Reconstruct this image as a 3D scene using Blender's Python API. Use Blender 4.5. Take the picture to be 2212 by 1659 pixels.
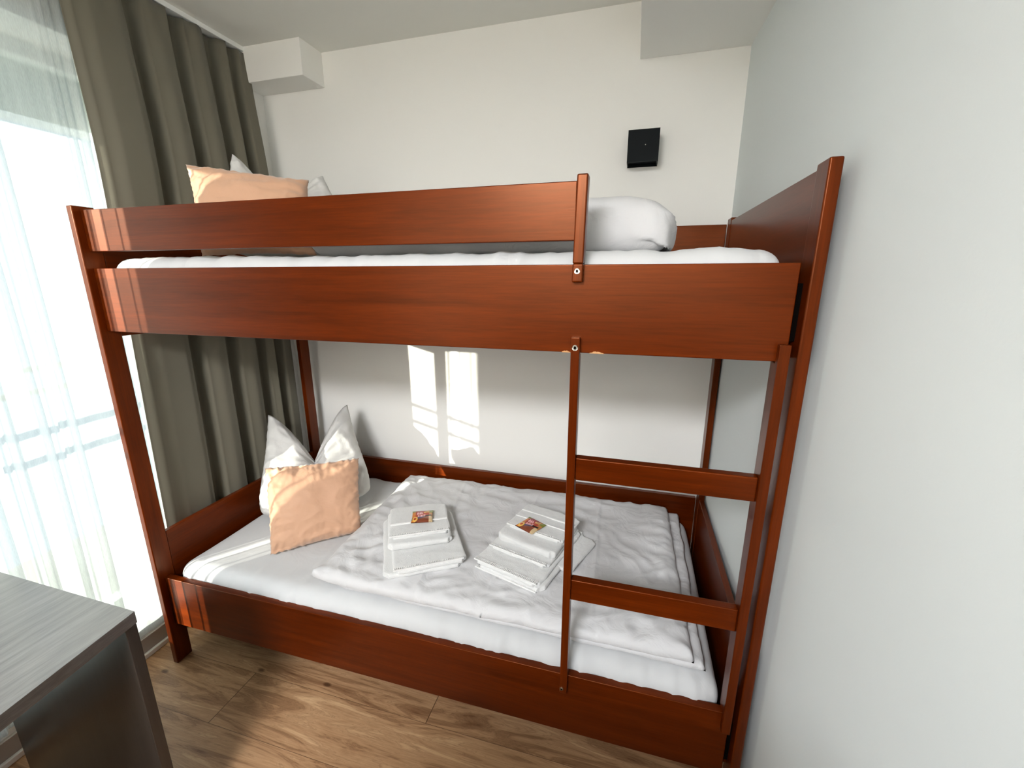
import bpy, bmesh, math, random
from mathutils import Vector, Matrix, noise

for o in list(bpy.data.objects):
    bpy.data.objects.remove(o, do_unlink=True)
SC = bpy.context.scene
COL = SC.collection
random.seed(4)

def lin(r, g, b):
    f = lambda c: (c / 255) / 12.92 if c / 255 <= .04045 else ((c / 255 + .055) / 1.055) ** 2.4
    return (f(r), f(g), f(b), 1.0)

# ------------------------------------------------------------------ camera
cam = bpy.data.cameras.new('camera')
cam.sensor_width = 36.0
cam.lens = 36.0 * 925.7 / 2212.0
cam.clip_start = .02
cam_o = bpy.data.objects.new('camera', cam)
COL.objects.link(cam_o)
YAW, PITCH, ROLL = .272293, .245888, -.000887
fwd = Vector((-math.sin(YAW) * math.cos(PITCH), math.cos(YAW) * math.cos(PITCH), -math.sin(PITCH)))
rt = Vector((math.cos(YAW), math.sin(YAW), 0))
up = rt.cross(fwd)
rt, up = rt * math.cos(ROLL) + up * math.sin(ROLL), up * math.cos(ROLL) - rt * math.sin(ROLL)
m = Matrix((rt, up, -fwd)).transposed().to_4x4()
m.translation = Vector((1.69883, -1.02422, 1.53438))
cam_o.matrix_world = m
SC.camera = cam_o

# ------------------------------------------------------------------ world, sun, exposure
SUN_DIR = Vector((.76, 1.0, -.20)).normalized()
w = bpy.data.worlds.new('world')
SC.world = w
w.use_nodes = True
nt = w.node_tree
bg = nt.nodes['Background']
bg.inputs[0].default_value = (.80, .91, 1.0, 1)
bg.inputs[1].default_value = 1.2
sun = bpy.data.lights.new('sun', 'SUN')
sun.energy = 18.5
sun.angle = math.radians(.53)
sun.color = (1.0, .93, .80)
sun_o = bpy.data.objects.new('sun', sun)
sun_o.rotation_euler = SUN_DIR.to_track_quat('-Z', 'Y').to_euler()
sun_o.location = (-6, -6, 4)
COL.objects.link(sun_o)
SC.view_settings.view_transform = 'Standard'
SC.view_settings.look = 'None'
SC.view_settings.exposure = 0.38
SC.view_settings.gamma = 1.0
SC.view_settings.use_curve_mapping = False
cy = SC.cycles
cy.max_bounces = 14
cy.diffuse_bounces = 8
cy.glossy_bounces = 4
cy.transmission_bounces = 8
cy.transparent_max_bounces = 24
cy.sample_clamp_indirect = 8.0
cy.caustics_reflective = False
cy.caustics_refractive = False

# ------------------------------------------------------------------ materials
def new_mat(name):
    mt = bpy.data.materials.new(name)
    mt.use_nodes = True
    t = mt.node_tree
    return mt, t, t.nodes['Principled BSDF']

def N(t, kind, **kw):
    n = t.nodes.new(kind)
    for k, v in kw.items():
        if hasattr(n, k):
            setattr(n, k, v)
        else:
            n.inputs[k].default_value = v
    return n

def L(t, a, ao, b, bi):
    t.links.new(a.outputs[ao], b.inputs[bi])

def ramp(t, stops):
    r = t.nodes.new('ShaderNodeValToRGB')
    e = r.color_ramp.elements
    e[0].position, e[0].color = stops[0]
    e[1].position, e[1].color = stops[1]
    for p, c in stops[2:]:
        x = e.new(p)
        x.color = c
    return r

def bump(t, bsdf, src, out, strength, dist):
    b = N(t, 'ShaderNodeBump')
    b.inputs['Strength'].default_value = strength
    b.inputs['Distance'].default_value = dist
    L(t, src, out, b, 'Height')
    L(t, b, 'Normal', bsdf, 'Normal')
    return b

def paint(name, col, rough=.85, b=.08):
    mt, t, p = new_mat(name)
    tc = N(t, 'ShaderNodeTexCoord')
    n = N(t, 'ShaderNodeTexNoise')
    n.inputs['Scale'].default_value = 160
    n.inputs['Detail'].default_value = 3
    L(t, tc, 'Object', n, 'Vector')
    p.inputs['Base Color'].default_value = col
    p.inputs['Roughness'].default_value = rough
    bump(t, p, n, 'Fac', b, .002)
    return mt

def wood(name, axis, light, mid, dark, rough=.3, coat=0.0, spec=.5, stretch=.05, scale=34, tint=(1, .42, .22, 1)):
    """Stained timber with its grain running along one axis."""
    mt, t, p = new_mat(name)
    tc = N(t, 'ShaderNodeTexCoord')
    oi = N(t, 'ShaderNodeObjectInfo')
    add = N(t, 'ShaderNodeVectorMath', operation='ADD')
    sc = N(t, 'ShaderNodeVectorMath', operation='SCALE')
    cmb = N(t, 'ShaderNodeCombineXYZ')
    L(t, oi, 'Random', cmb, 'X'); L(t, oi, 'Random', cmb, 'Y'); L(t, oi, 'Random', cmb, 'Z')
    L(t, cmb, 'Vector', sc, 'Vector'); sc.inputs['Scale'].default_value = 7.0
    L(t, tc, 'Object', add, 0); L(t, sc, 'Vector', add, 1)
    mp = N(t, 'ShaderNodeMapping')
    s = [1, 1, 1]
    s['xyz'.index(axis)] = stretch
    mp.inputs['Scale'].default_value = s
    L(t, add, 'Vector', mp, 'Vector')
    n1 = N(t, 'ShaderNodeTexNoise')
    n1.inputs['Scale'].default_value = scale
    n1.inputs['Detail'].default_value = 6
    n1.inputs['Roughness'].default_value = .62
    n1.inputs['Distortion'].default_value = .5
    L(t, mp, 'Vector', n1, 'Vector')
    n2 = N(t, 'ShaderNodeTexNoise')
    n2.inputs['Scale'].default_value = scale * 8
    n2.inputs['Detail'].default_value = 3
    L(t, mp, 'Vector', n2, 'Vector')
    n3 = N(t, 'ShaderNodeTexNoise')
    n3.inputs['Scale'].default_value = scale * .16
    n3.inputs['Detail'].default_value = 2
    L(t, mp, 'Vector', n3, 'Vector')
    r = ramp(t, [(.30, dark), (.52, mid), (.78, light)])
    L(t, n1, 'Fac', r, 'Fac')
    mx = N(t, 'ShaderNodeMix', data_type='RGBA', blend_type='MULTIPLY')
    mx.inputs[0].default_value = .35
    r2 = ramp(t, [(.35, (.45, .45, .45, 1)), (.6, (1, 1, 1, 1))])
    L(t, n2, 'Fac', r2, 'Fac')
    L(t, r, 'Color', mx, 6); L(t, r2, 'Color', mx, 7)
    mx2 = N(t, 'ShaderNodeMix', data_type='RGBA', blend_type='MULTIPLY')
    mx2.inputs[0].default_value = .5
    r3 = ramp(t, [(.3, (.7, .7, .7, 1)), (.7, (1.15, 1.15, 1.15, 1))])
    L(t, n3, 'Fac', r3, 'Fac')
    L(t, mx, 2, mx2, 6); L(t, r3, 'Color', mx2, 7)
    L(t, mx2, 2, p, 'Base Color')
    p.inputs['Roughness'].default_value = rough
    p.inputs['Coat Weight'].default_value = coat
    p.inputs['Specular IOR Level'].default_value = spec
    p.inputs['Specular Tint'].default_value = tint
    p.inputs['Coat Roughness'].default_value = .3
    bump(t, p, n2, 'Fac', .06, .001)
    return mt

def fabric(name, col, weave=900, wr=.25, wscale=9, sheen=.2, rough=.85, wdist=.01, wstr=(1, 1, 1), trans=0):
    mt, t, p = new_mat(name)
    tc = N(t, 'ShaderNodeTexCoord')
    mp = N(t, 'ShaderNodeMapping')
    mp.inputs['Scale'].default_value = wstr
    L(t, tc, 'Object', mp, 'Vector')
    n = N(t, 'ShaderNodeTexNoise')
    n.inputs['Scale'].default_value = wscale
    n.inputs['Detail'].default_value = 4
    n.inputs['Distortion'].default_value = 1.2
    L(t, mp, 'Vector', n, 'Vector')
    v = N(t, 'ShaderNodeTexNoise')
    v.inputs['Scale'].default_value = weave
    L(t, tc, 'Object', v, 'Vector')
    b1 = N(t, 'ShaderNodeBump')
    b1.inputs['Strength'].default_value = wr
    b1.inputs['Distance'].default_value = wdist
    L(t, n, 'Fac', b1, 'Height')
    b2 = N(t, 'ShaderNodeBump')
    b2.inputs['Strength'].default_value = .08
    b2.inputs['Distance'].default_value = .001
    L(t, v, 'Fac', b2, 'Height')
    L(t, b1, 'Normal', b2, 'Normal')
    L(t, b2, 'Normal', p, 'Normal')
    p.inputs['Base Color'].default_value = col
    p.inputs['Roughness'].default_value = rough
    p.inputs['Sheen Weight'].default_value = sheen
    p.inputs['Specular IOR Level'].default_value = .25
    if trans:
        tr = N(t, 'ShaderNodeBsdfTranslucent')
        tr.inputs['Color'].default_value = col
        mix = N(t, 'ShaderNodeMixShader')
        mix.inputs[0].default_value = trans
        out = t.nodes['Material Output']
        L(t, p, 'BSDF', mix, 1); L(t, tr, 'BSDF', mix, 2); L(t, mix, 'Shader', out, 'Surface')
    return mt

def terry(name, col):
    mt, t, p = new_mat(name)
    tc = N(t, 'ShaderNodeTexCoord')
    n = N(t, 'ShaderNodeTexNoise')
    n.inputs['Scale'].default_value = 420
    n.inputs['Detail'].default_value = 3
    L(t, tc, 'Object', n, 'Vector')
    n2 = N(t, 'ShaderNodeTexNoise')
    n2.inputs['Scale'].default_value = 40
    n2.inputs['Detail'].default_value = 3
    L(t, tc, 'Object', n2, 'Vector')
    ad = N(t, 'ShaderNodeMath', operation='ADD')
    L(t, n, 'Fac', ad, 0); L(t, n2, 'Fac', ad, 1)
    p.inputs['Base Color'].default_value = col
    p.inputs['Roughness'].default_value = .95
    p.inputs['Sheen Weight'].default_value = .4
    bump(t, p, ad, 'Value', .55, .004)
    return mt

def plain(name, col, rough=.4, metal=0.0, spec=.5):
    mt, t, p = new_mat(name)
    p.inputs['Base Color'].default_value = col
    p.inputs['Roughness'].default_value = rough
    p.inputs['Metallic'].default_value = metal
    p.inputs['Specular IOR Level'].default_value = spec
    n = N(t, 'ShaderNodeTexNoise')
    n.inputs['Scale'].default_value = 220
    bump(t, p, n, 'Fac', .03, .001)
    return mt

def floor_mat():
    """Oak laminate boards running along X."""
    mt, t, p = new_mat('oak_laminate')
    tc = N(t, 'ShaderNodeTexCoord')
    sp = N(t, 'ShaderNodeSeparateXYZ')
    L(t, tc, 'Object', sp, 'Vector')
    PW, PL = .205, 1.32
    def mth(op, a, b=None):
        n = N(t, 'ShaderNodeMath', operation=op)
        for i, v in enumerate((a, b)):
            if v is None:
                continue
            if isinstance(v, (int, float)):
                n.inputs[i].default_value = v
            else:
                L(t, v[0], v[1], n, i)
        return n, 'Value'
    yy = mth('DIVIDE', mth('ADD', (sp, 'Y'), .176), PW)
    row = mth('FLOOR', yy)
    fy = mth('SUBTRACT', yy, row)
    off = mth('MULTIPLY', row, .437)
    xx = mth('ADD', mth('DIVIDE', mth('SUBTRACT', (sp, 'X'), .343), PL), off)
    colm = mth('FLOOR', xx)
    fx = mth('SUBTRACT', xx, colm)
    ey = mth('MINIMUM', fy, mth('SUBTRACT', 1.0, fy))
    ex = mth('MINIMUM', fx, mth('SUBTRACT', 1.0, fx))
    gy = mth('LESS_THAN', ey, .0035)
    gx = mth('LESS_THAN', ex, .0012)
    gap = mth('MAXIMUM', gx, gy)
    seed = mth('ADD', mth('MULTIPLY', row, 3.71), mth('MULTIPLY', colm, 1.93))
    cmb = N(t, 'ShaderNodeCombineXYZ')
    L(t, sp, 'X', cmb, 'X')
    L(t, sp, 'Y', cmb, 'Y')
    L(t, seed[0], 'Value', cmb, 'Z')
    mp = N(t, 'ShaderNodeMapping')
    mp.inputs['Scale'].default_value = (.9, 7.5, 1)
    L(t, cmb, 'Vector', mp, 'Vector')
    n1 = N(t, 'ShaderNodeTexNoise')
    n1.inputs['Scale'].default_value = 2.6
    n1.inputs['Detail'].default_value = 7
    n1.inputs['Roughness'].default_value = .62
    n1.inputs['Distortion'].default_value = 1.3
    L(t, mp, 'Vector', n1, 'Vector')
    wv = mth('FRACT', mth('MULTIPLY', (n1, 'Fac'), 7.0))
    n2 = N(t, 'ShaderNodeTexNoise')
    mp2 = N(t, 'ShaderNodeMapping')
    mp2.inputs['Scale'].default_value = (3, 90, 1)
    L(t, cmb, 'Vector', mp2, 'Vector')
    n2.inputs['Scale'].default_value = 3
    n2.inputs['Detail'].default_value = 4
    L(t, mp2, 'Vector', n2, 'Vector')
    base = ramp(t, [(.32, lin(130, 92, 62)), (.5, lin(178, 138, 101)), (.70, lin(208, 170, 130))])
    L(t, n1, 'Fac', base, 'Fac')
    rings = ramp(t, [(0, (.58, .5, .44, 1)), (.30, (1, 1, 1, 1)), (.9, (1, 1, 1, 1))])
    L(t, wv[0], 'Value', rings, 'Fac')
    m1 = N(t, 'ShaderNodeMix', data_type='RGBA', blend_type='MULTIPLY')
    m1.inputs[0].default_value = .6
    L(t, base, 'Color', m1, 6); L(t, rings, 'Color', m1, 7)
    fine = ramp(t, [(.35, (.74, .7, .66, 1)), (.6, (1, 1, 1, 1))])
    L(t, n2, 'Fac', fine, 'Fac')
    m2 = N(t, 'ShaderNodeMix', data_type='RGBA', blend_type='MULTIPLY')
    m2.inputs[0].default_value = .55
    L(t, m1, 2, m2, 6); L(t, fine, 'Color', m2, 7)
    # knots
    vo = N(t, 'ShaderNodeTexVoronoi')
    mp3 = N(t, 'ShaderNodeMapping')
    mp3.inputs['Scale'].default_value = (2.2, 4.2, 1)
    L(t, cmb, 'Vector', mp3, 'Vector')
    L(t, mp3, 'Vector', vo, 'Vector')
    vo.inputs['Scale'].default_value = 1.5
    kn = ramp(t, [(.0, lin(60, 38, 24)), (.035, lin(110, 78, 52)), (.07, (1, 1, 1, 1))])
    L(t, vo, 'Distance', kn, 'Fac')
    m3 = N(t, 'ShaderNodeMix', data_type='RGBA', blend_type='MULTIPLY')
    m3.inputs[0].default_value = .7
    L(t, m2, 2, m3, 6); L(t, kn, 'Color', m3, 7)
    m4 = N(t, 'ShaderNodeMix', data_type='RGBA')
    m4.inputs[7].default_value = lin(104, 74, 50)
    L(t, gap[0], 'Value', m4, 0)
    L(t, m3, 2, m4, 6)
    L(t, m4, 2, p, 'Base Color')
    p.inputs['Roughness'].default_value = .48
    bump(t, p, n2, 'Fac', .08, .001)
    return mt

def sheer_mat():
    """Voile: part of the light goes straight through, the rest is scattered."""
    mt, t, p = new_mat('voile')
    t.nodes.remove(p)
    out = t.nodes['Material Output']
    tr = N(t, 'ShaderNodeBsdfTransparent')
    tl = N(t, 'ShaderNodeBsdfTranslucent')
    df = N(t, 'ShaderNodeBsdfDiffuse')
    for n in (tl, df):
        n.inputs['Color'].default_value = (.53, .57, .57, 1)
    tc = N(t, 'ShaderNodeTexCoord')
    mp = N(t, 'ShaderNodeMapping')
    mp.inputs['Scale'].default_value = (900, 900, 60)
    L(t, tc, 'Object', mp, 'Vector')
    n = N(t, 'ShaderNodeTexNoise')
    n.inputs['Scale'].default_value = 1
    n.inputs['Detail'].default_value = 2
    L(t, mp, 'Vector', n, 'Vector')
    r = ramp(t, [(.3, (.58, .58, .58, 1)), (.7, (.74, .74, .74, 1))])
    L(t, n, 'Fac', r, 'Fac')
    m1 = N(t, 'ShaderNodeMixShader')
    m1.inputs[0].default_value = .38
    L(t, tl, 'BSDF', m1, 1); L(t, df, 'BSDF', m1, 2)
    m2 = N(t, 'ShaderNodeMixShader')
    L(t, r, 'Color', m2, 0)
    L(t, tr, 'BSDF', m2, 1); L(t, m1, 'Shader', m2, 2)
    L(t, m2, 'Shader', out, 'Surface')
    return mt

def glass_mat():
    mt, t, p = new_mat('window_glass')
    t.nodes.remove(p)
    out = t.nodes['Material Output']
    tr = N(t, 'ShaderNodeBsdfTransparent')
    tr.inputs['Color'].default_value = (.95, .98, .97, 1)
    gl = N(t, 'ShaderNodeBsdfGlossy')
    gl.inputs['Roughness'].default_value = .02
    m = N(t, 'ShaderNodeMixShader')
    m.inputs[0].default_value = .06
    L(t, tr, 'BSDF', m, 1); L(t, gl, 'BSDF', m, 2); L(t, m, 'Shader', out, 'Surface')
    return mt

def print_mat():
    """Printed foil: colours stored on the mesh."""
    mt, t, p = new_mat('printed_foil')
    a = N(t, 'ShaderNodeVertexColor')
    a.layer_name = 'print'
    L(t, a, 'Color', p, 'Base Color')
    p.inputs['Roughness'].default_value = .35
    p.inputs['Coat Weight'].default_value = .2
    return mt

WL, WM, WD = lin(104, 39, 4), lin(85, 29, 2), lin(68, 21, 1)
M = dict(
    wall=paint('white_wall_paint', (.87, .865, .835, 1)),
    walld=paint('beige_wall_paint', (.52, .48, .42, 1)),
    wallr=paint('white_wall_paint_toned_for_light', (.72, .765, .765, 1)),  # white wall toned darker and bluer to balance the light falling on it
    ceil=paint('ceiling_paint', (.80, .80, .76, 1)),
    trim=paint('white_trim', (.82, .82, .80, 1), .5, .02),
    skirt=paint('grey_skirting', lin(176, 168, 162), .5, .02),
    wx=wood('cherry_stained_wood_x', 'x', WL, WM, WD),
    wy=wood('cherry_stained_wood_y', 'y', WL, WM, WD),
    wz=wood('cherry_stained_wood_z', 'z', WL, WM, WD),
    raw=wood('split_raw_wood', 'x', lin(226, 180, 130), lin(200, 150, 104), lin(150, 100, 60), .8, 0, .2),
    desk=wood('grey_brown_laminate_lit', 'y', lin(122, 118, 114), lin(104, 99, 95), lin(84, 79, 75), .24, 1.0, .8, .06, 60, (1, 1, 1, 1)),  # desk top lighter than the uprights: window reflection put into the colour
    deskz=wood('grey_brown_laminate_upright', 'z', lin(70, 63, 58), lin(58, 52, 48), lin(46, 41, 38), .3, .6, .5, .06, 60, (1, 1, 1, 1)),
    floor=floor_mat(),
    sheet=fabric('white_cotton_sheet', (.56, .57, .58, 1), 900, .3, 7, .1),
    duvet=fabric('white_duvet_cotton', (.58, .58, .59, 1), 900, .6, 11, .1, wdist=.012),
    pillow=fabric('white_pillow_cotton', (.60, .595, .58, 1), 900, .45, 10, .1),
    peach=fabric('peach_satin_cotton', lin(198, 156, 127), 1200, .4, 9, .35, .6),
    taupe=fabric('taupe_curtain_cloth', lin(112, 108, 94), 1400, .1, 3, .15, .85, .004, (1, 1, .3), .1),
    terry=terry('white_terry_cloth', (.67, .675, .67, 1)),
    hem=fabric('white_woven_hem', (.74, .74, .73, 1), 700, .1, 60, .1),
    sheer=sheer_mat(), glass=glass_mat(), foil=print_mat(),
    black=plain('black_coated_metal', lin(6, 13, 16), .6, 0, .15),
    steel=plain('brushed_steel', lin(188, 186, 174), .32, 1.0),
    dark=plain('dark_recess', lin(12, 9, 8), .9, 0, .0),
    upvc=plain('white_window_plastic', lin(236, 238, 236), .35),
    rail=plain('grey_railing_metal', lin(206, 208, 208), .6, 0),
    conc=paint('balcony_concrete', lin(170, 168, 162), .9, .3),
)

# ------------------------------------------------------------------ mesh helpers
def link(name, bm, mat, parent=None, smooth=False):
    me = bpy.data.meshes.new(name)
    bm.normal_update()
    bm.to_mesh(me)
    bm.free()
    o = bpy.data.objects.new(name, me)
    COL.objects.link(o)
    if mat:
        me.materials.append(mat)
    if smooth:
        for p in me.polygons:
            p.use_smooth = True
    if parent:
        o.parent = parent
        top = parent
        while top.parent:
            top = top.parent
        if parent.type == 'EMPTY' and parent.parent is None:
            o.matrix_parent_inverse = Matrix.Translation(parent.location).inverted()
    return o

def thing(name, label, cat, loc, group=None):
    o = bpy.data.objects.new(name, None)
    o.empty_display_size = .05
    o.location = loc
    COL.objects.link(o)
    tag(o, label, cat, group)
    return o

def tag(o, label=None, cat=None, group=None, kind=None):
    if label: o['label'] = label
    if cat: o['category'] = cat
    if group: o['group'] = group
    if kind: o['kind'] = kind
    return o

def bm_box(bm, x0, x1, y0, y1, z0, z1):
    r = bmesh.ops.create_cube(bm, size=1.0)
    for v in r['verts']:
        v.co = Vector(((x0 + x1) / 2 + v.co.x * (x1 - x0), (y0 + y1) / 2 + v.co.y * (y1 - y0), (z0 + z1) / 2 + v.co.z * (z1 - z0)))
    return r['verts']

def box(name, x0, x1, y0, y1, z0, z1, mat, parent=None, bev=.003, seg=3):
    bm = bmesh.new()
    bm_box(bm, x0, x1, y0, y1, z0, z1)
    if bev:
        bmesh.ops.bevel(bm, geom=list(bm.edges), offset=bev, segments=seg, profile=.6, affect='EDGES')
    o = link(name, bm, mat, parent, smooth=bool(bev))
    if bev:
        try:
            o.data.set_sharp_from_angle(angle=math.radians(40))
        except Exception:
            pass
        wn = o.modifiers.new('weighted', 'WEIGHTED_NORMAL'); wn.keep_sharp = True; wn.weight = 90
    return o

def prism(name, pts, axis, a0, a1, mat, parent=None, bev=.002):
    """Extrude a polygon given in the two other axes from a0 to a1."""
    bm = bmesh.new()
    def mk(p, a):
        if axis == 'x': return (a, p[0], p[1])
        if axis == 'y': return (p[0], a, p[1])
        return (p[0], p[1], a)
    lo = [bm.verts.new(mk(p, a0)) for p in pts]
    hi = [bm.verts.new(mk(p, a1)) for p in pts]
    n = len(pts)
    bm.faces.new(lo); bm.faces.new(hi)
    for i in range(n):
        bm.faces.new((lo[i], lo[(i + 1) % n], hi[(i + 1) % n], hi[i]))
    bmesh.ops.recalc_face_normals(bm, faces=bm.faces)
    if bev:
        bmesh.ops.bevel(bm, geom=list(bm.edges), offset=bev, segments=2, profile=.6, affect='EDGES')
    o = link(name, bm, mat, parent, smooth=bool(bev))
    try:
        o.data.set_sharp_from_angle(angle=math.radians(40))
    except Exception:
        pass
    wn = o.modifiers.new('weighted', 'WEIGHTED_NORMAL'); wn.keep_sharp = True; wn.weight = 90
    return o

def rounded_block(name, size, r, res, mat, parent=None, fn=None, xf=None):
    """Soft-edged slab centred on its base: dense grid, rounded edges, then fn(p, n) -> offset."""
    sx, sy, sz = size
    h = Vector((sx / 2, sy / 2, sz / 2))
    nx, ny, nz = [max(2, int(math.ceil(s / res))) for s in size]
    nz = max(nz, 5)
    bm = bmesh.new()
    cache = {}
    def V(i, j, k):
        key = (i, j, k)
        if key not in cache:
            cache[key] = bm.verts.new((-h.x + sx * i / nx, -h.y + sy * j / ny, -h.z + sz * k / nz))
        return cache[key]
    for i in range(nx):
        for j in range(ny):
            bm.faces.new((V(i, j, nz), V(i + 1, j, nz), V(i + 1, j + 1, nz), V(i, j + 1, nz)))
            bm.faces.new((V(i, j, 0), V(i, j + 1, 0), V(i + 1, j + 1, 0), V(i + 1, j, 0)))
    for i in range(nx):
        for k in range(nz):
            bm.faces.new((V(i, 0, k), V(i + 1, 0, k), V(i + 1, 0, k + 1), V(i, 0, k + 1)))
            bm.faces.new((V(i, ny, k), V(i, ny, k + 1), V(i + 1, ny, k + 1), V(i + 1, ny, k)))
    for j in range(ny):
        for k in range(nz):
            bm.faces.new((V(0, j, k), V(0, j, k + 1), V(0, j + 1, k + 1), V(0, j + 1, k)))
            bm.faces.new((V(nx, j, k), V(nx, j + 1, k), V(nx, j + 1, k + 1), V(nx, j, k + 1)))
    rv = Vector((min(r, h.x * .98), min(r, h.y * .98), min(r, h.z * .98)))
    rr = min(rv)
    for v in bm.verts:
        p = v.co.copy()
        q = Vector([max(-(h[a] - rr), min(h[a] - rr, p[a])) for a in range(3)])
        d = p - q
        if d.length > 1e-9:
            nrm = d.normalized()
            p = q + nrm * rr
        else:
            nrm = Vector((0, 0, 1 if p.z > 0 else -1))
        p.z += h.z
        if fn:
            p = p + fn(p, nrm)
        if xf:
            p = xf @ p
        v.co = p
    return link(name, bm, mat, parent, smooth=True)

def ns(x, y, z=0.0):
    return noise.noise(Vector((x, y, z)))

def ridge(x, y, z=0.0):
    return 1 - abs(noise.noise(Vector((x, y, z)))) * 2

def cyl_y(name, x, z, y0, y1, r, mat, parent=None, seg=28):
    bm = bmesh.new()
    bmesh.ops.create_cone(bm, cap_ends=True, segments=seg, radius1=r, radius2=r, depth=1)
    rot = Matrix.Rotation(math.radians(90), 4, 'X')
    for v in bm.verts:
        c = rot @ v.co
        v.co = Vector((x + c.x, (y0 + y1) / 2 + c.y * (y1 - y0), z + c.z))
    ed = [e for e in bm.edges if abs(e.verts[0].co.y - e.verts[1].co.y) < 1e-6]
    bmesh.ops.bevel(bm, geom=ed, offset=min(.0012, (y1 - y0) * .3), segments=2, affect='EDGES')
    return link(name, bm, mat, parent, smooth=False)

# ------------------------------------------------------------------ room shell
XL, XR, YB, YF, ZC = -.17, 2.068, 1.0, -3.2, 2.564
def structure(name, *a, **k):
    o = box(name, *a, bev=k.get('bev', 0))
    o['kind'] = 'structure'
    return o
structure('floor', XL - .3, 2.32, YF - .12, YB + .12, -.12, 0, M['floor'])
structure('ceiling', XL - .3, 2.32, YF - .12, YB + .12, ZC, ZC + .12, M['ceil'])
structure('wall_back', XL - .3, 2.32, YB, YB + .12, 0, ZC, M['wall'])
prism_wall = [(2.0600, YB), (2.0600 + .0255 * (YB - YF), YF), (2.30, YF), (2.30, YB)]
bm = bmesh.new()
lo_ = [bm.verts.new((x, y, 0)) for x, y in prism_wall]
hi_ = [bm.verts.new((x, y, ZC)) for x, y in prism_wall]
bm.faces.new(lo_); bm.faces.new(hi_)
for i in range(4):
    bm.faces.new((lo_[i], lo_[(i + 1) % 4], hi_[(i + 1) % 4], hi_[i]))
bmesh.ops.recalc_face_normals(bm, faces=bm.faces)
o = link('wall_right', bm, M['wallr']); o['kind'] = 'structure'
structure('wall_front', XL - .3, 2.32, YF - .12, YF, 0, ZC, M['walld'])
# left wall with a tall window opening
WY0, WY1, WZ0, WZ1 = -.86, .42, .14, 2.31
bm = bmesh.new()
bm_box(bm, XL - .3, XL, YF, WY0, 0, ZC)
bm_box(bm, XL - .3, XL, WY1, YB, 0, ZC)
bm_box(bm, XL - .3, XL, WY0, WY1, 0, WZ0)
bm_box(bm, XL - .3, XL, WY0, WY1, WZ1, ZC)
o = link('wall_left', bm, M['wall']); o['kind'] = 'structure'
# boxed-in corner and the beam along the right wall
structure('trim_1', XL, .197, .853, YB, 2.417, ZC, M['wall'], bev=.003)
structure('trim_2', 1.662, 2.2, YF, YB, 2.367, ZC, M['wall'], bev=.003)
# skirting below the window: grey board with a white bead at its foot
o = box('baseboard_left', XL, XL + .012, YF, WY1 + .4, .0, .085, M['skirt'], None, .003); o['kind'] = 'structure'
o = box('trim_3', XL + .012, XL + .026, YF, WY1 + .4, .0, .022, M['trim'], None, .004); o['kind'] = 'structure'

# window: white frame with one mullion and two panes, outside the net curtain
win = bpy.data.objects.new('window_1', None)
win.location = (XL - .2, WY0, WZ0)
COL.objects.link(win)
win['kind'] = 'structure'
fx0, fx1 = XL - .24, XL - .18
bm = bmesh.new()
bm_box(bm, fx0, fx1, WY0, WY0 + .05, WZ0, WZ1)
bm_box(bm, fx0, fx1, WY1 - .05, WY1, WZ0, WZ1)
bm_box(bm, fx0, fx1, WY0 + .05, WY1 - .05, WZ0, WZ0 + .05)
bm_box(bm, fx0, fx1, WY0 + .05, WY1 - .05, WZ1 - .05, WZ1)
link('window_frame', bm, M['upvc'], win)
box('glass_pane', fx0 + .025, fx0 + .031, WY0 + .05, WY1 - .05, WZ0 + .05, WZ1 - .05, M['glass'], win, 0)
# outside: roller shutter box, sill slab and a low railing with two bars
structure('trim_4', XL - .42, XL - .3, WY0 - .1, WY1 + .1, 2.10, 2.46, M['upvc'])
structure('balcony_slab', -1.5, XL - .3, -2.6, 1.4, -.2, -.02, M['conc'])
rl = thing('balcony_railing', 'grey metal balcony railing outside behind the net curtain', 'railing', (-.64, -.3, -.02))
for k, zz in enumerate((1.172, 1.078)):
    box('rail_bar', -.655, -.63, -2.4, 1.2, zz - .011, zz + .011, M['rail'], rl, .003)
for yy in (-2.38, 1.18):
    box('railing_post', -.66, -.625, yy - .02, yy + .02, -.02, 1.19, M['rail'], rl, .003)

# ------------------------------------------------------------------ bunk bed
bed = thing('bunk_bed', 'reddish brown stained wooden bunk bed with ladder along the white wall', 'bunk bed', (1.0, .45, 0))
PT = 1.7505
for x0, x1 in ((-.024, 0), (2.034, 2.058)):
    box('post', x0, x1, -.022, .040, 0, PT, M['wz'], bed, .004)
    box('post', x0, x1, .857, .920, 0, PT, M['wz'], bed, .004)
box('side_rail', 0.0, 2.021, 0, .024, 1.356, 1.561, M['wx'], bed, .0025)
box('side_rail', 0.0, 2.021, 0, .024, .178, .392, M['wx'], bed, .0025)
box('side_rail', 0.0, 2.034, .93, .952, 1.36, 1.733, M['wx'], bed, .0025)
box('side_rail', 0.0, 2.034, .93, .952, .27, .540, M['wx'], bed, .0025)
for x0, x1 in ((-.022, -.002), (2.036, 2.056)):
    box('end_board', x0, x1, .040, .857, 1.335, 1.740, M['wy'], bed, .002)
    box('end_board', x0, x1, .040, .857, .20, .571, M['wy'], bed, .002)
for z0, z1 in ((1.40, 1.52), (.22, .35)):
    box('bracket', 2.019, 2.036, .012, .022, z0, z1, M['dark'], bed, 0)
box('slat_base', 0.0, 2.034, .024, .93, 1.362, 1.380, M['wx'], bed, 0)
box('slat_base', 0.0, 2.034, .024, .93, .195, .215, M['wx'], bed, 0)
box('guard_rail', 0.0, 1.5625, 0, .022, 1.613, 1.739, M['wx'], bed, .0025)
up_ = box('guard_upright', 1.564, 1.5885, -.018, .018, 1.562, 1.7495, M['wz'], bed, .004)
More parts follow.
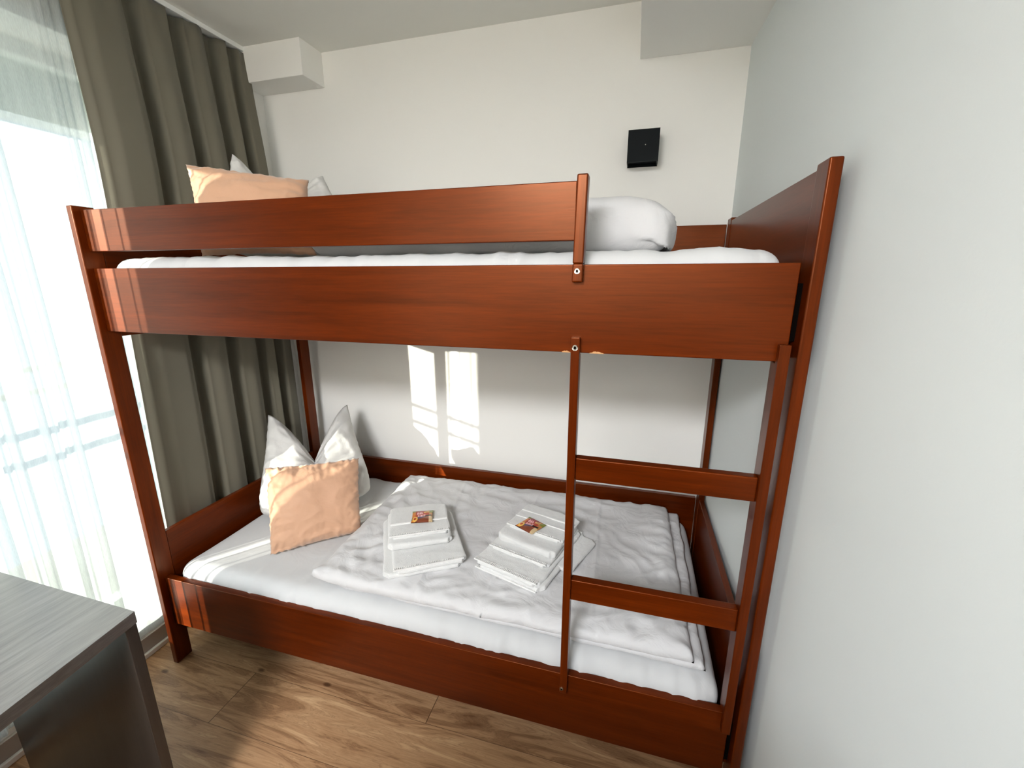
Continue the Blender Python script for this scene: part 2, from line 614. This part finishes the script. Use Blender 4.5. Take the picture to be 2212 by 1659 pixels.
# the foot of the upright laps over the front of the rail
bm = bmesh.new(); bm.from_mesh(up_.data)
vs = bm_box(bm, 1.564, 1.5885, -.018, -.0003, 1.521, 1.5625)
bmesh.ops.bevel(bm, geom=[e for e in {e for v in vs for e in v.link_edges}], offset=.004, segments=3, profile=.6, affect='EDGES')
for v in bm.verts:
    v.co.x += (v.co.z - 1.75) * .022
bm.to_mesh(up_.data); bm.free()
for p in up_.data.polygons: p.use_smooth = True
up_.data.set_sharp_from_angle(angle=math.radians(40))

def bolt(x, z, y, r, parent):
    b = cyl_y('bolt', x, z, y - .003, y + .002, r, M['steel'], parent)
    cyl_y('bolt_socket', x, z, y - .0036, y - .0005, r * .55, M['dark'], b)
bolt(1.5712, 1.546, -.018, .0062, up_)

lad = bpy.data.objects.new('ladder', None)
lad.empty_display_size = .05
COL.objects.link(lad)
lad.parent = bed
lad.matrix_parent_inverse = Matrix.Translation(bed.location).inverted()
for x0, x1, zt, zb, yb_ in ((1.562, 1.5832, 1.395, .342, .016), (1.9995, 2.0222, 1.395, .342, .030)):
    # stile: thin where it laps over the two rails, deeper in between
    s = prism('stile', [(-.018, zb), (-.0004, zb), (-.0004, .3945), (yb_, .3945), (yb_, 1.353), (-.0004, 1.353), (-.0004, zt), (-.018, zt)], 'x', x0, x1, M['wz'], lad, .003)
    if x0 < 1.8:
        bolt((x0 + x1) / 2, 1.371, -.018, .0068, s)
        bolt((x0 + x1) / 2 - .0045, .359, -.018, .0052, s)
for z0, z1 in ((1.026, 1.087), (.663, .727)):
    box('rung', 1.583, 1.9997, -.009, .016, z0, z1, M['wx'], lad, .003)
# splintered lower edge of the rail beside the ladder
def splinter(x0, x1, zt, parent, seed):
    rnd = random.Random(seed)
    bm = bmesh.new()
    n = 14
    a, b = [], []
    for i in range(n + 1):
        t = i / n
        x = x0 + (x1 - x0) * t
        env = math.sin(math.pi * t) ** .6
        hgt = (.0025 + .0045 * env) * (.7 + .6 * rnd.random())
        a.append((x, 1.3565 - .0006))
        b.append((x, 1.3565 + hgt * env * zt))
    lo = [bm.verts.new((x, -.0012, z)) for x, z in a]
    hi = [bm.verts.new((x, -.0007, z)) for x, z in b]
    bk = [bm.verts.new((x, .002, z)) for x, z in a]
    for i in range(n):
        bm.faces.new((lo[i], lo[i + 1], hi[i + 1], hi[i]))
        bm.faces.new((lo[i + 1], lo[i], bk[i], bk[i + 1]))
    o = link('splinter', bm, M['raw'], parent)
    o['label'] = 'pale split wood at the lower edge'
    return o
rail_up = [c for c in bed.children if c.name.startswith('side_rail')][0]
splinter(1.604, 1.64, .6, rail_up, 2)
splinter(1.538, 1.560, .5, rail_up, 5)

# ------------------------------------------------------------------ mattresses
def mattress(name, label, z0, z1, creases):
    sx, sy, sz = 1.975, .895, z1 - z0
    cx, cy_ = 1.014, .4755
    def fn(p, n):
        X, Y = p.x + cx, p.y + cy_
        d = Vector((0, 0, 0))
        if n.z > -.3:
            d.z += .004 * ns(X * 2.3, Y * 3.1, z0) + .0016 * ns(X * 11, Y * 5, 3)
            for (xa, xb) in creases:            # ironed creases in the sheet
                xc = xa + (xb - xa) * (Y / .45)
                d += n * .0032 * math.exp(-((X - xc) / .0055) ** 2)
            e = min(Y - .028, .923 - Y)
            if e < .12:                          # gathers where the sheet turns down
                k = 1 - e / .12
                d += n * .0085 * k * ns(X * 24 + 5 * Y, Y * 4, 7 + z0) + n * .0045 * k * ridge(X * 13 - 3 * Y, Y * 6, 1) + n * .004 * k * ns(X * 48, Y * 9, 4)
        if n.y < -.3 and p.z > .1:
            d.y += -.006 * (.5 + .5 * ns(X * 5, p.z * 9, 2)) * (1 if X > .3 else .2)
        return d
    o = rounded_block(name, (sx, sy, sz), .052, .0105, M['sheet'], None, fn, Matrix.Translation((cx, cy_, z0)))
    tag(o, label, 'mattress')
    return o
mattress('mattress', 'white sheeted mattress on the lower bunk under the towels and flat duvet', .2152, .433, ((.60, .53), (.905, .83), (1.243, 1.21)))
mattress('mattress', 'white sheeted mattress on the upper bunk, edge showing above the rail', 1.3802, 1.592, ((.40, .36), (.80, .78), (1.25, 1.2)))

# ------------------------------------------------------------------ lower duvet
duv = thing('duvet', 'flat white folded duvet lying on the lower bunk under two towel stacks', 'duvet', (1.28, .49, .434))
def duvet_layer(name, corners, zb, thick, seed, amp, rnd):
    """corners: front-left, front-right, back-right, back-left on plan."""
    fl, fr, br, bl = [Vector((c[0], c[1], 0)) for c in corners]
    def plan(u, v):
        return (fl * (1 - u) + fr * u) * (1 - v) + (bl * (1 - u) + br * u) * v
    S = (1.0, 1.0)
    nx, ny = 190, 120
    bm = bmesh.new()
    top, bot = {}, {}
    for i in range(nx + 1):
        for j in range(ny + 1):
            u, v = i / nx, j / ny
            eu = min(u, 1 - u) * 1.32
            ev = min(v, 1 - v) * .85
            e = min(eu, ev)
            # edge profile: seam in the middle of the thickness, quickly filling out
            k = min(1, e / rnd)
            prof = math.sqrt(max(0, 1 - (1 - k) ** 2))
            P = plan(u, v)
            wob = .006 * ns(u * 9, v * 9, seed) + .003 * ns(u * 31, v * 31, seed + 4)
            P.x += wob * (1 if u > .5 else -1) * (1 - k)
            P.y += (wob - .004) * (1 - k)
            X, Y = P.x, P.y
            q = X * .8 + Y * .6
            wr = .0045 * ns(X * 4, Y * 4, seed)
            wr += .0040 * ridge(X * 7 + 1.5 * ns(X * 3, Y * 3, 2), Y * 12, seed + 1) * (.35 + .65 * (1 - min(1, e / .22)))
            wr += .0022 * ns(X * 34 - Y * 12, Y * 34 + X * 10, seed + 2) * (1 - min(1, e / .14))
            wr += .0035 * ridge(q * 13, (Y - X) * 3.5, seed + 5) * max(0, 1 - abs(X - .75) / .45)
            for xc, sl in ((.98, -.16), (1.30, .05), (1.62, -.04)):   # pressed fold lines
                wr += .0022 * math.exp(-((X - xc - sl * (Y - .5)) / .006) ** 2) * min(1, e / .12)
            wr += .0030 * ns(X * 11 + 3 * ns(X * 4, Y * 4, 9), Y * 17, seed + 6)
            puff = thick * prof
            zt = zb + thick * .42 * (1 - prof) + puff + 2.3 * amp * wr * prof
            zl = zb + thick * .42 * (1 - prof)
            # lifted ear at the front left corner
            ear = max(0, 1 - math.hypot(u * 1.32, v * .85) / .09)
            zt += .022 * ear ** 1.5
            zl += .016 * ear ** 1.5
            zt = max(zt, zl + .0015 * k)
            if i in (0, nx) or j in (0, ny):
                zt = zl
            top[i, j] = bm.verts.new((P.x, P.y, zt))
            bot[i, j] = top[i, j] if (i in (0, nx) or j in (0, ny)) else bm.verts.new((P.x, P.y, zl))
    for i in range(nx):
        for j in range(ny):
            bm.faces.new((top[i, j], top[i + 1, j], top[i + 1, j + 1], top[i, j + 1]))
            if i % 1 == 0:
                try:
                    bm.faces.new((bot[i, j], bot[i, j + 1], bot[i + 1, j + 1], bot[i + 1, j]))
                except ValueError:
                    pass
    return link(name, bm, M['duvet'], duv, smooth=True)
duvet_layer('under_fold', ((.70, .09), (1.965, .075), (1.965, .925), (.62, .915)), .4375, .016, 9.0, .6, .02)
duvet_layer('upper_fold', ((.638, .07), (1.93, .068), (1.915, .922), (.578, .905)), .4515, .042, 3.0, 1.0, .055)

# ------------------------------------------------------------------ pillows
def cushion(name, BL, BR, TR, TL, thick, facing, mat, chop=0.0, seed=0.0, n=64, pinch=.10, wr=.006, edge_wob=.002):
    BL, BR, TR, TL = [Vector(c) for c in (BL, BR, TR, TL)]
    nrm = (BR - BL).cross(TL - BL).normalized()
    if nrm.dot(Vector(facing)) < 0:
        nrm.negate()
    upv = ((TL - BL) + (TR - BR)).normalized()
    rtv = ((BR - BL) + (TR - TL)).normalized()
    W_ = (BR - BL).length
    bm = bmesh.new()
    F, B = {}, {}
    for i in range(n + 1):
        for j in range(n + 1):
            s, t = i / n, j / n
            u, v = s * 2 - 1, t * 2 - 1
            P = (BL * (1 - s) + BR * s) * (1 - t) + (TL * (1 - s) + TR * s) * t
            # sides draw in between the corners
            P += rtv * (-u) * pinch * W_ * .5 * (1 - v * v) * abs(u) ** 3
            P += upv * (-v) * pinch * W_ * .5 * (1 - u * u) * abs(v) ** 3 * (0 if chop and v > 0 else 1)
            if chop and v < 0:                       # a full pillow has rounded lower corners
                kk = (abs(u) * abs(v)) ** 3
                P -= rtv * math.copysign(.085 * W_ * kk, u)
                P += upv * .085 * W_ * kk
            th = thick * .5 * (max(0, (1 - abs(u) ** 2.6)) * max(0, (1 - abs(v) ** 2.6))) ** .5
            if chop:
                g = (1 - abs(u)) ** 1.45
                vv = max(0, (v + .5) / 1.5)
                P -= upv * chop * g * vv ** 1.3
                c2 = math.exp(-(u / .16) ** 2) * max(0, (v + .45) / 1.45)
                th *= 1.12 - .15 * v
                th *= 1 - .72 * c2
                th *= 1 + .25 * max(0, v) * (1 - g)
            e = min(1 - abs(u), 1 - abs(v))
            q = max(0, 1 - e / .45)
            w1 = wr * (.35 + .65 * q) * (ridge(u * 2.1 + seed, v * 3.4, seed) - .5)
            w2 = wr * .55 * q * ns(u * 9 + seed, v * 9, seed + 3)
            w3 = wr * .9 * ns(u * 1.7, v * 1.7, seed + 8)
            fade = min(1, e / .06)
            P2 = P + upv * edge_wob * ns(u * 14, seed, v * 2) + rtv * edge_wob * ns(v * 14, seed + 5, u * 2)
            if i in (0, n) or j in (0, n):
                F[i, j] = B[i, j] = bm.verts.new(P2)
            else:
                F[i, j] = bm.verts.new(P2 + nrm * (th + (w1 + w2 + w3) * fade))
                B[i, j] = bm.verts.new(P2 - nrm * (th * .9 + w3 * fade))
    for i in range(n):
        for j in range(n):
            for G, fl in ((F, 0), (B, 1)):
                q = (G[i, j], G[i + 1, j], G[i + 1, j + 1], G[i, j + 1])
                bm.faces.new(q[::-1] if fl else q)
    bmesh.ops.recalc_face_normals(bm, faces=bm.faces)
    return link(name, bm, mat, None, smooth=True)

FACE = (.6, -.8, .2)
o = cushion('pillow', (.118, .300, .448), (.526, .690, .448), (.272, .838, .875), (.012, .578, .878), .18, FACE, M['pillow'], chop=.27, seed=1.3, pinch=.05, wr=.022)
tag(o, 'plump white pillow with two raised points standing in the lower bunk corner', 'pillow')
o = cushion('throw_cushion', (.355, .165, .4445), (.616, .400, .452), (.541, .530, .735), (.249, .298, .752), .105, FACE, M['peach'], seed=4.2, pinch=.03, wr=.012, edge_wob=.005)
tag(o, 'square peach cushion leaning on the white pillow of the lower bunk', 'cushion')
o = cushion('pillow', (.10, .33, 1.600), (.62, .66, 1.600), (.445, .60, 1.932), (.105, .50, 2.012), .19, FACE, M['pillow'], chop=.24, seed=7.7, pinch=.05, wr=.018)
tag(o, 'white pillow on the upper bunk, two points rising behind the peach cushion', 'pillow')
o = cushion('throw_cushion', (.30, .135, 1.602), (.655, .255, 1.602), (.560, .372, 1.866), (.196, .220, 1.908), .125, FACE, M['peach'], seed=2.6, pinch=.06, wr=.012, edge_wob=.004)
tag(o, 'peach cushion on the upper bunk behind the guard rail', 'cushion')

# ------------------------------------------------------------------ rolled duvet on the upper bunk
def roll_fn(p, n):
    x = p.x
    d = Vector((0, 0, 0))
    k = max(0, (x - .405) / .15)
    d.z -= .035 * k * k if p.z > .03 else 0
    d.z += .006 * ns(x * 3, p.y * 4, 1) * (1 if p.z > .05 else 0)
    if x > .475:
        d += n * .012 * ridge(p.y * 16, p.z * 22, x * 3) * (x - .475) * 10
        d.x += .012 * ns(p.y * 12, p.z * 16, 5)
    d += n * .004 * ns(x * 9, p.y * 9, p.z * 9)
    return d
o = rounded_block('duvet', (1.10, .50, .142), .062, .0125, M['duvet'], None, roll_fn, Matrix.Translation((1.236, .40, 1.5945)))
tag(o, 'thick rolled white duvet on the upper bunk, rounded end past the guard rail', 'duvet')

# ------------------------------------------------------------------ towels and candy bags
def slab(name, w_, l_, t_, r, xf, parent, seed, droop=0.0, amp=.0024):
    def fn(p, n):
        d = n * amp * ns(p.x * 20 + seed, p.y * 20, seed) + n * .0011 * ns(p.x * 70, p.y * 70, seed + 9)
        up_ = 1 if n.z > 0 else 0
        d.z += .0050 * ns(p.x * 6, p.y * 6, seed + 2) * up_ * min(1, t_ / .014)
        d.x += .0045 * ns(p.y * 9, seed, p.z * 30)
        d.y += .0045 * ns(p.x * 9, seed + 3, p.z * 30)
        ex, ey = abs(p.x) / (w_ / 2), abs(p.y) / (l_ / 2)
        c = max(0, ex - .86) * max(0, ey - .88)            # rounded plan corners
        d.x -= math.copysign(.9 * c, p.x)
        d.y -= math.copysign(.9 * c, p.y)
        return d
    return rounded_block(name, (w_, l_, t_), r, .0055, M['terry'], parent, fn, xf)

def towel(label, layers, hems, base, ang, group):
    """layers: (cx, cy, w, l, z0, t, twist). hems: strips of ribbed edging (cx, cy, len, wid, z, twist)."""
    R = Matrix.Translation(base) @ Matrix.Rotation(ang, 4, 'Z')
    t = thing('towel', label, 'towel', base, group)
    for k, (cx, cy_, w_, l_, z0, th, tw) in enumerate(layers):
        xf = R @ Matrix.Translation((cx, cy_, z0)) @ Matrix.Rotation(tw, 4, 'Z')
        slab('fold', w_, l_, th, min(th * .48, .012), xf, t, 3.1 * k + base[0] * 7)
    for (cx, cy_, ln, wd, z, tw, ribs) in hems:
        xf = R @ Matrix.Translation((cx, cy_, z + .0012)) @ Matrix.Rotation(tw, 4, 'Z')
        bm = bmesh.new()
        bm_box(bm, -ln / 2, ln / 2, -wd / 2, -wd / 2 + .0024, -.002, .0032)
        bm_box(bm, -ln / 2, ln / 2, wd / 2 - .0022, wd / 2, -.002, .0026)
        if ribs:
            nrib = int(ln / .0062)
            for q in range(nrib):
                x = -ln / 2 + (q + .5) * ln / nrib
                bm_box(bm, x - .0017, x + .0017, -wd / 2, wd / 2, -.002, .0036)
        for v in bm.verts:
            c = v.co
            c.z += .0020 * ns(c.x * 30, c.y * 30, cx)
            c.y += .0016 * ns(c.x * 25, 0, cy_)
            v.co = xf @ c
        link('hem' if ribs else 'woven_band', bm, M['hem'], t, smooth=False)
    return t

ZD = .501       # top of the duvet
GRP = 'white towels folded on the lower bunk'
aL = math.radians(31)
bL = (.945, .335, ZD)
towel('larger white towel, bottom of the left stack nearer the pillows', [(-.006, -.002, .285, .385, 0, .017, 0), (.014, -.012, .262, .37, .0150, .017, .03)],
      [(.014, -.186, .25, .015, .0318, .03, True)], bL, aL, GRP)
bL2 = (bL[0], bL[1], ZD + .0325)
towel('smaller white towel, top of the left stack nearer the pillows', [(-.008, .045, .243, .255, 0, .023, -.02), (-.004, .066, .236, .225, .0215, .015, -.03)],
      [(-.010, -.040, .226, .014, .0372, -.03, True), (-.006, .040, .225, .008, .0366, -.03, False)], bL2, aL, GRP)
aR = math.radians(-17)
bR = (1.385, .405, ZD)
towel('larger white towel, bottom of the right stack beside the ladder', [(.005, 0, .275, .40, 0, .017, .02), (-.005, -.01, .27, .385, .0150, .017, 0), (.060, .065, .26, .23, .0006, .016, -.05)],
      [(-.005, -.193, .26, .017, .0318, 0, True), (-.003, -.196, .255, .013, .0008, .0, True)], bR, aR, GRP)
bR2 = (bR[0], bR[1], ZD + .0325)
towel('smaller white towel, top of the right stack beside the ladder', [(-.006, .035, .25, .30, 0, .010, .02), (-.004, .045, .246, .235, .0088, .031, .02), (.0, .085, .242, .19, .0385, .011, .02)],
      [(-.006, -.108, .24, .014, .0105, .02, True), (.0, -.002, .232, .014, .0490, .02, True), (0, .065, .235, .004, .0492, .02, False), (0, .115, .235, .007, .0492, .02, False)], bR2, aR, GRP)

GLY = {'B': ['110', '101', '110', '101', '110'], 'a': ['101', '010', '101', '111', '101'], 'h': ['100', '100', '110', '101', '101'],
       'm': ['000', '110', '111', '101', '101'], 'i': ['010', '000', '010', '010', '010'], 'n': ['000', '110', '101', '101', '101'], 's': ['011', '100', '010', '001', '110']}
def foil_colour(s, t):
    """Print on the sweet packet: s left to right, t bottom to top, both 0..1."""
    red, orange, yellow = lin(158, 28, 18), lin(206, 122, 48), lin(226, 182, 90)
    black, brown, cream, green, navy, pink = lin(24, 16, 22), lin(126, 66, 44), lin(206, 180, 140), lin(120, 128, 40), lin(66, 54, 92), lin(234, 184, 190)
    c = lin(170, 60, 36)
    if s < .17: c = orange if t < .84 else green
    elif s > .82: c = cream if t < .42 else (lin(178, 120, 70) if t < .72 else green)
    elif t > .70: c = red if s < .66 else lin(196, 140, 70)
    elif t < .34: c = brown
    edge = .20 + .34 * max(0, s - .2)
    if s < .95 and abs(t - (edge + .06)) < .075 * (1.3 - .7 * s): c = black if s < .28 or s > .58 else navy
    d = math.hypot((s - .17) * 1.3, t - .24)
    if .0 < d < .17: c = yellow
    if d < .08: c = lin(176, 60, 22)
    if math.hypot(s - .62, t - .75) < .06: c = yellow
    if t < .05 and s < .3: c = black
    for word, s0, t0, cw, ch, sl in (('Bah', .25, .58, .075, .035, .10), ('minis', .30, .36, .055, .032, .18)):
        for k, g in enumerate(word):
            gx = s0 + k * cw * 1.32
            for r_ in range(5):
                for q in range(3):
                    if GLY[g][r_][q] == '1':
                        x0 = gx + q * cw / 3
                        y0 = t0 + (4 - r_) * ch + (x0 - s0) * sl
                        if x0 - .004 <= s <= x0 + cw / 3 + .006 and y0 - .004 <= t <= y0 + ch + .004:
                            return pink
    return c

def candy_bag(label, base, ang, w_, l_):
    nx, ny = 74, 60
    bm = bmesh.new()
    lay = bm.loops.layers.color.new('print')
    xf = Matrix.Translation(base) @ Matrix.Rotation(ang, 4, 'Z')
    T_, B_, st = {}, {}, {}
    for i in range(nx + 1):
        for j in range(ny + 1):
            s, t = i / nx, j / ny
            u, v = s * 2 - 1, t * 2 - 1
            body = max(0, 1 - max(0, abs(u) - .0) ** 4) * max(0, 1 - abs(v / .88) ** 4 if abs(v) < .88 else 0)
            h = .0065 * body ** .6 + .0014 * ns(u * 3, v * 3, base[0]) * body
            cr = .0006 * math.sin(s * 120) * (1 if abs(v) > .86 else 0)
            x = u * w_ / 2 * (1 - .05 * (1 - v * v))
            y = v * l_ / 2
            T_[i, j] = bm.verts.new(xf @ Vector((x, y, .0075 + h + cr)))
            B_[i, j] = bm.verts.new(xf @ Vector((x, y, .0068 - h * .9 + cr)))
            st[T_[i, j]] = st[B_[i, j]] = (s, t)
    for i in range(nx):
        for j in range(ny):
            bm.faces.new((T_[i, j], T_[i + 1, j], T_[i + 1, j + 1], T_[i, j + 1]))
            bm.faces.new((B_[i, j], B_[i, j + 1], B_[i + 1, j + 1], B_[i + 1, j]))
    for i in range(nx):
        bm.faces.new((T_[i, 0], B_[i, 0], B_[i + 1, 0], T_[i + 1, 0]))
        bm.faces.new((T_[i, ny], T_[i + 1, ny], B_[i + 1, ny], B_[i, ny]))
    for j in range(ny):
        bm.faces.new((T_[0, j], T_[0, j + 1], B_[0, j + 1], B_[0, j]))
        bm.faces.new((T_[nx, j], B_[nx, j], B_[nx, j + 1], T_[nx, j + 1]))
    for f in bm.faces:
        s = sum(st[v][0] for v in f.verts) / len(f.verts)
        t = sum(st[v][1] for v in f.verts) / len(f.verts)
        c = foil_colour(s, t)
        for lp in f.loops:
            lp[lay] = [(x * 12.92 if x <= .0031308 else 1.055 * x ** (1 / 2.4) - .055) for x in c[:3]] + [1]
    o = link('candy_bag', bm, M['foil'], None, smooth=True)
    tag(o, label, 'candy bag', 'small candy bags on the towel stacks')
    return o
candy_bag('small red and yellow candy bag lying on the left towel stack', (.921, .392, ZD + .0705), math.radians(23), .086, .088)
candy_bag('small red and yellow candy bag lying on the right towel stack', (1.368, .430, ZD + .0825), math.radians(-28), .088, .086)

# ------------------------------------------------------------------ curtains
def spline(pts, y):
    for (a, b) in zip(pts, pts[1:]):
        if a[0] <= y <= b[0]:
            t = (y - a[0]) / (b[0] - a[0])
            t = t * t * (3 - 2 * t)
            return a[1] + (b[1] - a[1]) * t
    return pts[-1][1] if y > pts[-1][0] else pts[0][1]
FOLD = [(.125, -.100), (.150, -.078), (.20, -.058), (.285, -.056), (.315, -.066), (.335, -.136), (.368, -.136), (.395, -.075), (.445, -.058), (.482, -.062),
        (.500, -.136), (.540, -.130), (.565, -.074), (.61, -.056), (.640, -.062), (.660, -.138), (.700, -.132), (.725, -.078), (.752, -.062), (.768, -.132), (.80, -.122), (.825, -.07), (.868, -.066)]
def cloth(name, y0, y1, z0, z1, ny, nz, fx, mat, fy=None):
    bm = bmesh.new()
    g = {}
    for i in range(ny + 1):
        for k in range(nz + 1):
            y = y0 + (y1 - y0) * i / ny
            z = z0 + (z1 - z0) * k / nz
            g[i, k] = bm.verts.new((fx(y, z), y + (fy(y, z) if fy else 0), z))
    for i in range(ny):
        for k in range(nz):
            bm.faces.new((g[i, k], g[i + 1, k], g[i + 1, k + 1], g[i, k + 1]))
    return link(name, bm, mat, None, smooth=True)
def taupe_x(y, z):
    h = (2.54 - z) / 2.5
    yy = y + .012 * ns(y * 3, z * .8, 1) * min(1, h * 3)
    x = spline(FOLD, yy)
    k = 1.0 - .18 * h
    if z > 2.40:                                  # pleated heading
        q = (z - 2.40) / .14
        x += .008 * q * math.sin(y * 95)
        k *= 1 - .25 * q
    q = max(0, min(1, (z - 1.9) / .62))
    q = q * q * (3 - 2 * q)
    k *= 1 - .28 * q
    return -.092 - .032 * q + (x + .09) * k + .003 * ns(y * 6, z * 2, 4)
cur = cloth('curtain', .125, .868, .04, 2.538, 260, 60, taupe_x, M['taupe'], lambda y, z: (.028 * min(1, z / 1.8) - .03 * (1 - z / 2.54)) * max(0, 1 - (y - .125) / .6))
so = cur.modifiers.new('thickness', 'SOLIDIFY'); so.thickness = .0018
tag(cur, 'taupe blackout curtain hanging in deep folds beside the bed head', 'curtain')
cur_added = cloth('curtain', -2.3, -1.0, .04, 2.538, 200, 40, lambda y, z: -.095 + (.030 + .012 * ns(y * 3, 1, 5)) * math.sin(y * 2 * math.pi / .145 + 1.2 * ns(y * 4, z * .5, 3)), M['taupe'])  # added unseen panel, gives the glossy rails something dark to reflect
so = cur_added.modifiers.new('thickness', 'SOLIDIFY'); so.thickness = .0018
tag(cur_added, 'added taupe curtain, unseen on the desk side, darkening reflections in the rails', 'curtain')
def sheer_x(y, z):
    h = (2.54 - z) / 2.5
    yy = y + .02 * h * ns(y * 2.0, z * .5, 6)
    flat = max(math.exp(-((y - .010) / .088) ** 6), math.exp(-((y + .192) / .034) ** 4))            # a stretch that hangs flat
    a = (.013 + .004 * ns(y * 4, 0, 2)) * (1 - .9 * flat)
    f = math.sin(yy * 2 * math.pi / .079 + 1.6 * ns(yy * 5, 1, 0))
    f2 = math.sin(yy * 2 * math.pi / .026 + 1.1 + 2.4 * ns(yy * 9, 2, 0))
    b = (.0060 + .004 * ns(y * 7, 3, 1)) * (1 - .95 * flat)
    return -.1465 + .8 * (a * f * (.75 + .4 * h) + b * f2)
sh = cloth('net_curtain', -.98, -.296, .115, 2.545, 520, 40, sheer_x, M['sheer'])
tag(sh, 'sheer white net curtain panel above the desk, left of the other', 'curtain', 'sheer net curtains at the window')
sh = cloth('net_curtain', -.268, .165, .105, 2.545, 300, 40, sheer_x, M['sheer'])
tag(sh, 'sheer white net curtain panel between taupe curtain and the other net panel', 'curtain', 'sheer net curtains at the window')
tr = box('curtain_track', -.152, -.112, -2.9, .862, 2.5445, ZC - .0003, M['upvc'], None, .002)
tag(tr, 'white curtain track screwed to the ceiling above the curtains', 'curtain track')

# ------------------------------------------------------------------ wall lamp
lamp = thing('wall_lamp', 'square black wall lamp mounted high above the upper bunk', 'wall lamp', (1.697, 1.0, 2.03))
lx0, lx1, ly0, ly1, lz0, lz1 = 1.6365, 1.7555, .908, .9998, 1.975, 2.092
bm = bmesh.new()
th = .004
bm_box(bm, lx0, lx1, ly0, ly0 + th, lz0, lz1)
bm_box(bm, lx0, lx1, ly1 - th, ly1, lz0, lz1)
bm_box(bm, lx0, lx0 + th, ly0 + th, ly1 - th, lz0, lz1)
bm_box(bm, lx1 - th, lx1, ly0 + th, ly1 - th, lz0, lz1)
link('housing', bm, M['black'], lamp)
box('diffuser', lx0 + th, lx1 - th, ly0 + th, ly1 - th, lz0 + .012, lz0 + .016, M['black'], lamp, 0)
box('diffuser', lx0 + th, lx1 - th, ly0 + th, ly1 - th, lz1 - .016, lz1 - .012, M['black'], lamp, 0)
cyl_y('screw', 1.704, 2.036, ly0 - .0012, ly0 + .001, .0018, M['steel'], lamp)

# ------------------------------------------------------------------ added fill lamp (unseen, lifts the brightness of the room)
cl = thing('fill_lamp', 'added round white fill light overhead, unseen behind the viewpoint', 'fill light', (1.10, -2.65, ZC))
bm = bmesh.new()
bmesh.ops.create_cone(bm, cap_ends=True, segments=48, radius1=.53, radius2=.53, depth=.05)
bmesh.ops.translate(bm, verts=bm.verts, vec=(1.10, -2.65, ZC - .0255))
link('housing', bm, M['trim'], cl)
ld = bpy.data.lights.new('fill_lamp_light', 'AREA')
ld.shape = 'DISK'; ld.size = 1.0; ld.energy = 150; ld.color = (.97, .98, 1.0)
lo = bpy.data.objects.new('fill_lamp_light', ld)
lo.location = (1.10, -2.65, ZC - .053)
COL.objects.link(lo)

# ------------------------------------------------------------------ added chest, unseen: shades floor and lower rail from the fill lamp
ch = thing('shade_chest', 'added dark grey brown chest, unseen behind the viewpoint, shading the floor', 'light blocker', (1.4, -1.55, 0))
box('body', 1.02, 2.05, -1.82, -1.29, 0, 1.38, M['deskz'], ch, .003)
for z0 in (.06, .39, .72, 1.05):
    d_ = box('drawer', 1.04, 2.03, -1.288, -1.272, z0, z0 + .315, M['deskz'], ch, .002)
    box('handle', 1.46, 1.61, -1.27, -1.255, z0 + .17, z0 + .182, M['steel'], d_, .002)

# ------------------------------------------------------------------ desk
desk = thing('desk', 'dark grey brown desk by the window, its corner nearest the bunk bed', 'desk', (.28, -1.2, 0))
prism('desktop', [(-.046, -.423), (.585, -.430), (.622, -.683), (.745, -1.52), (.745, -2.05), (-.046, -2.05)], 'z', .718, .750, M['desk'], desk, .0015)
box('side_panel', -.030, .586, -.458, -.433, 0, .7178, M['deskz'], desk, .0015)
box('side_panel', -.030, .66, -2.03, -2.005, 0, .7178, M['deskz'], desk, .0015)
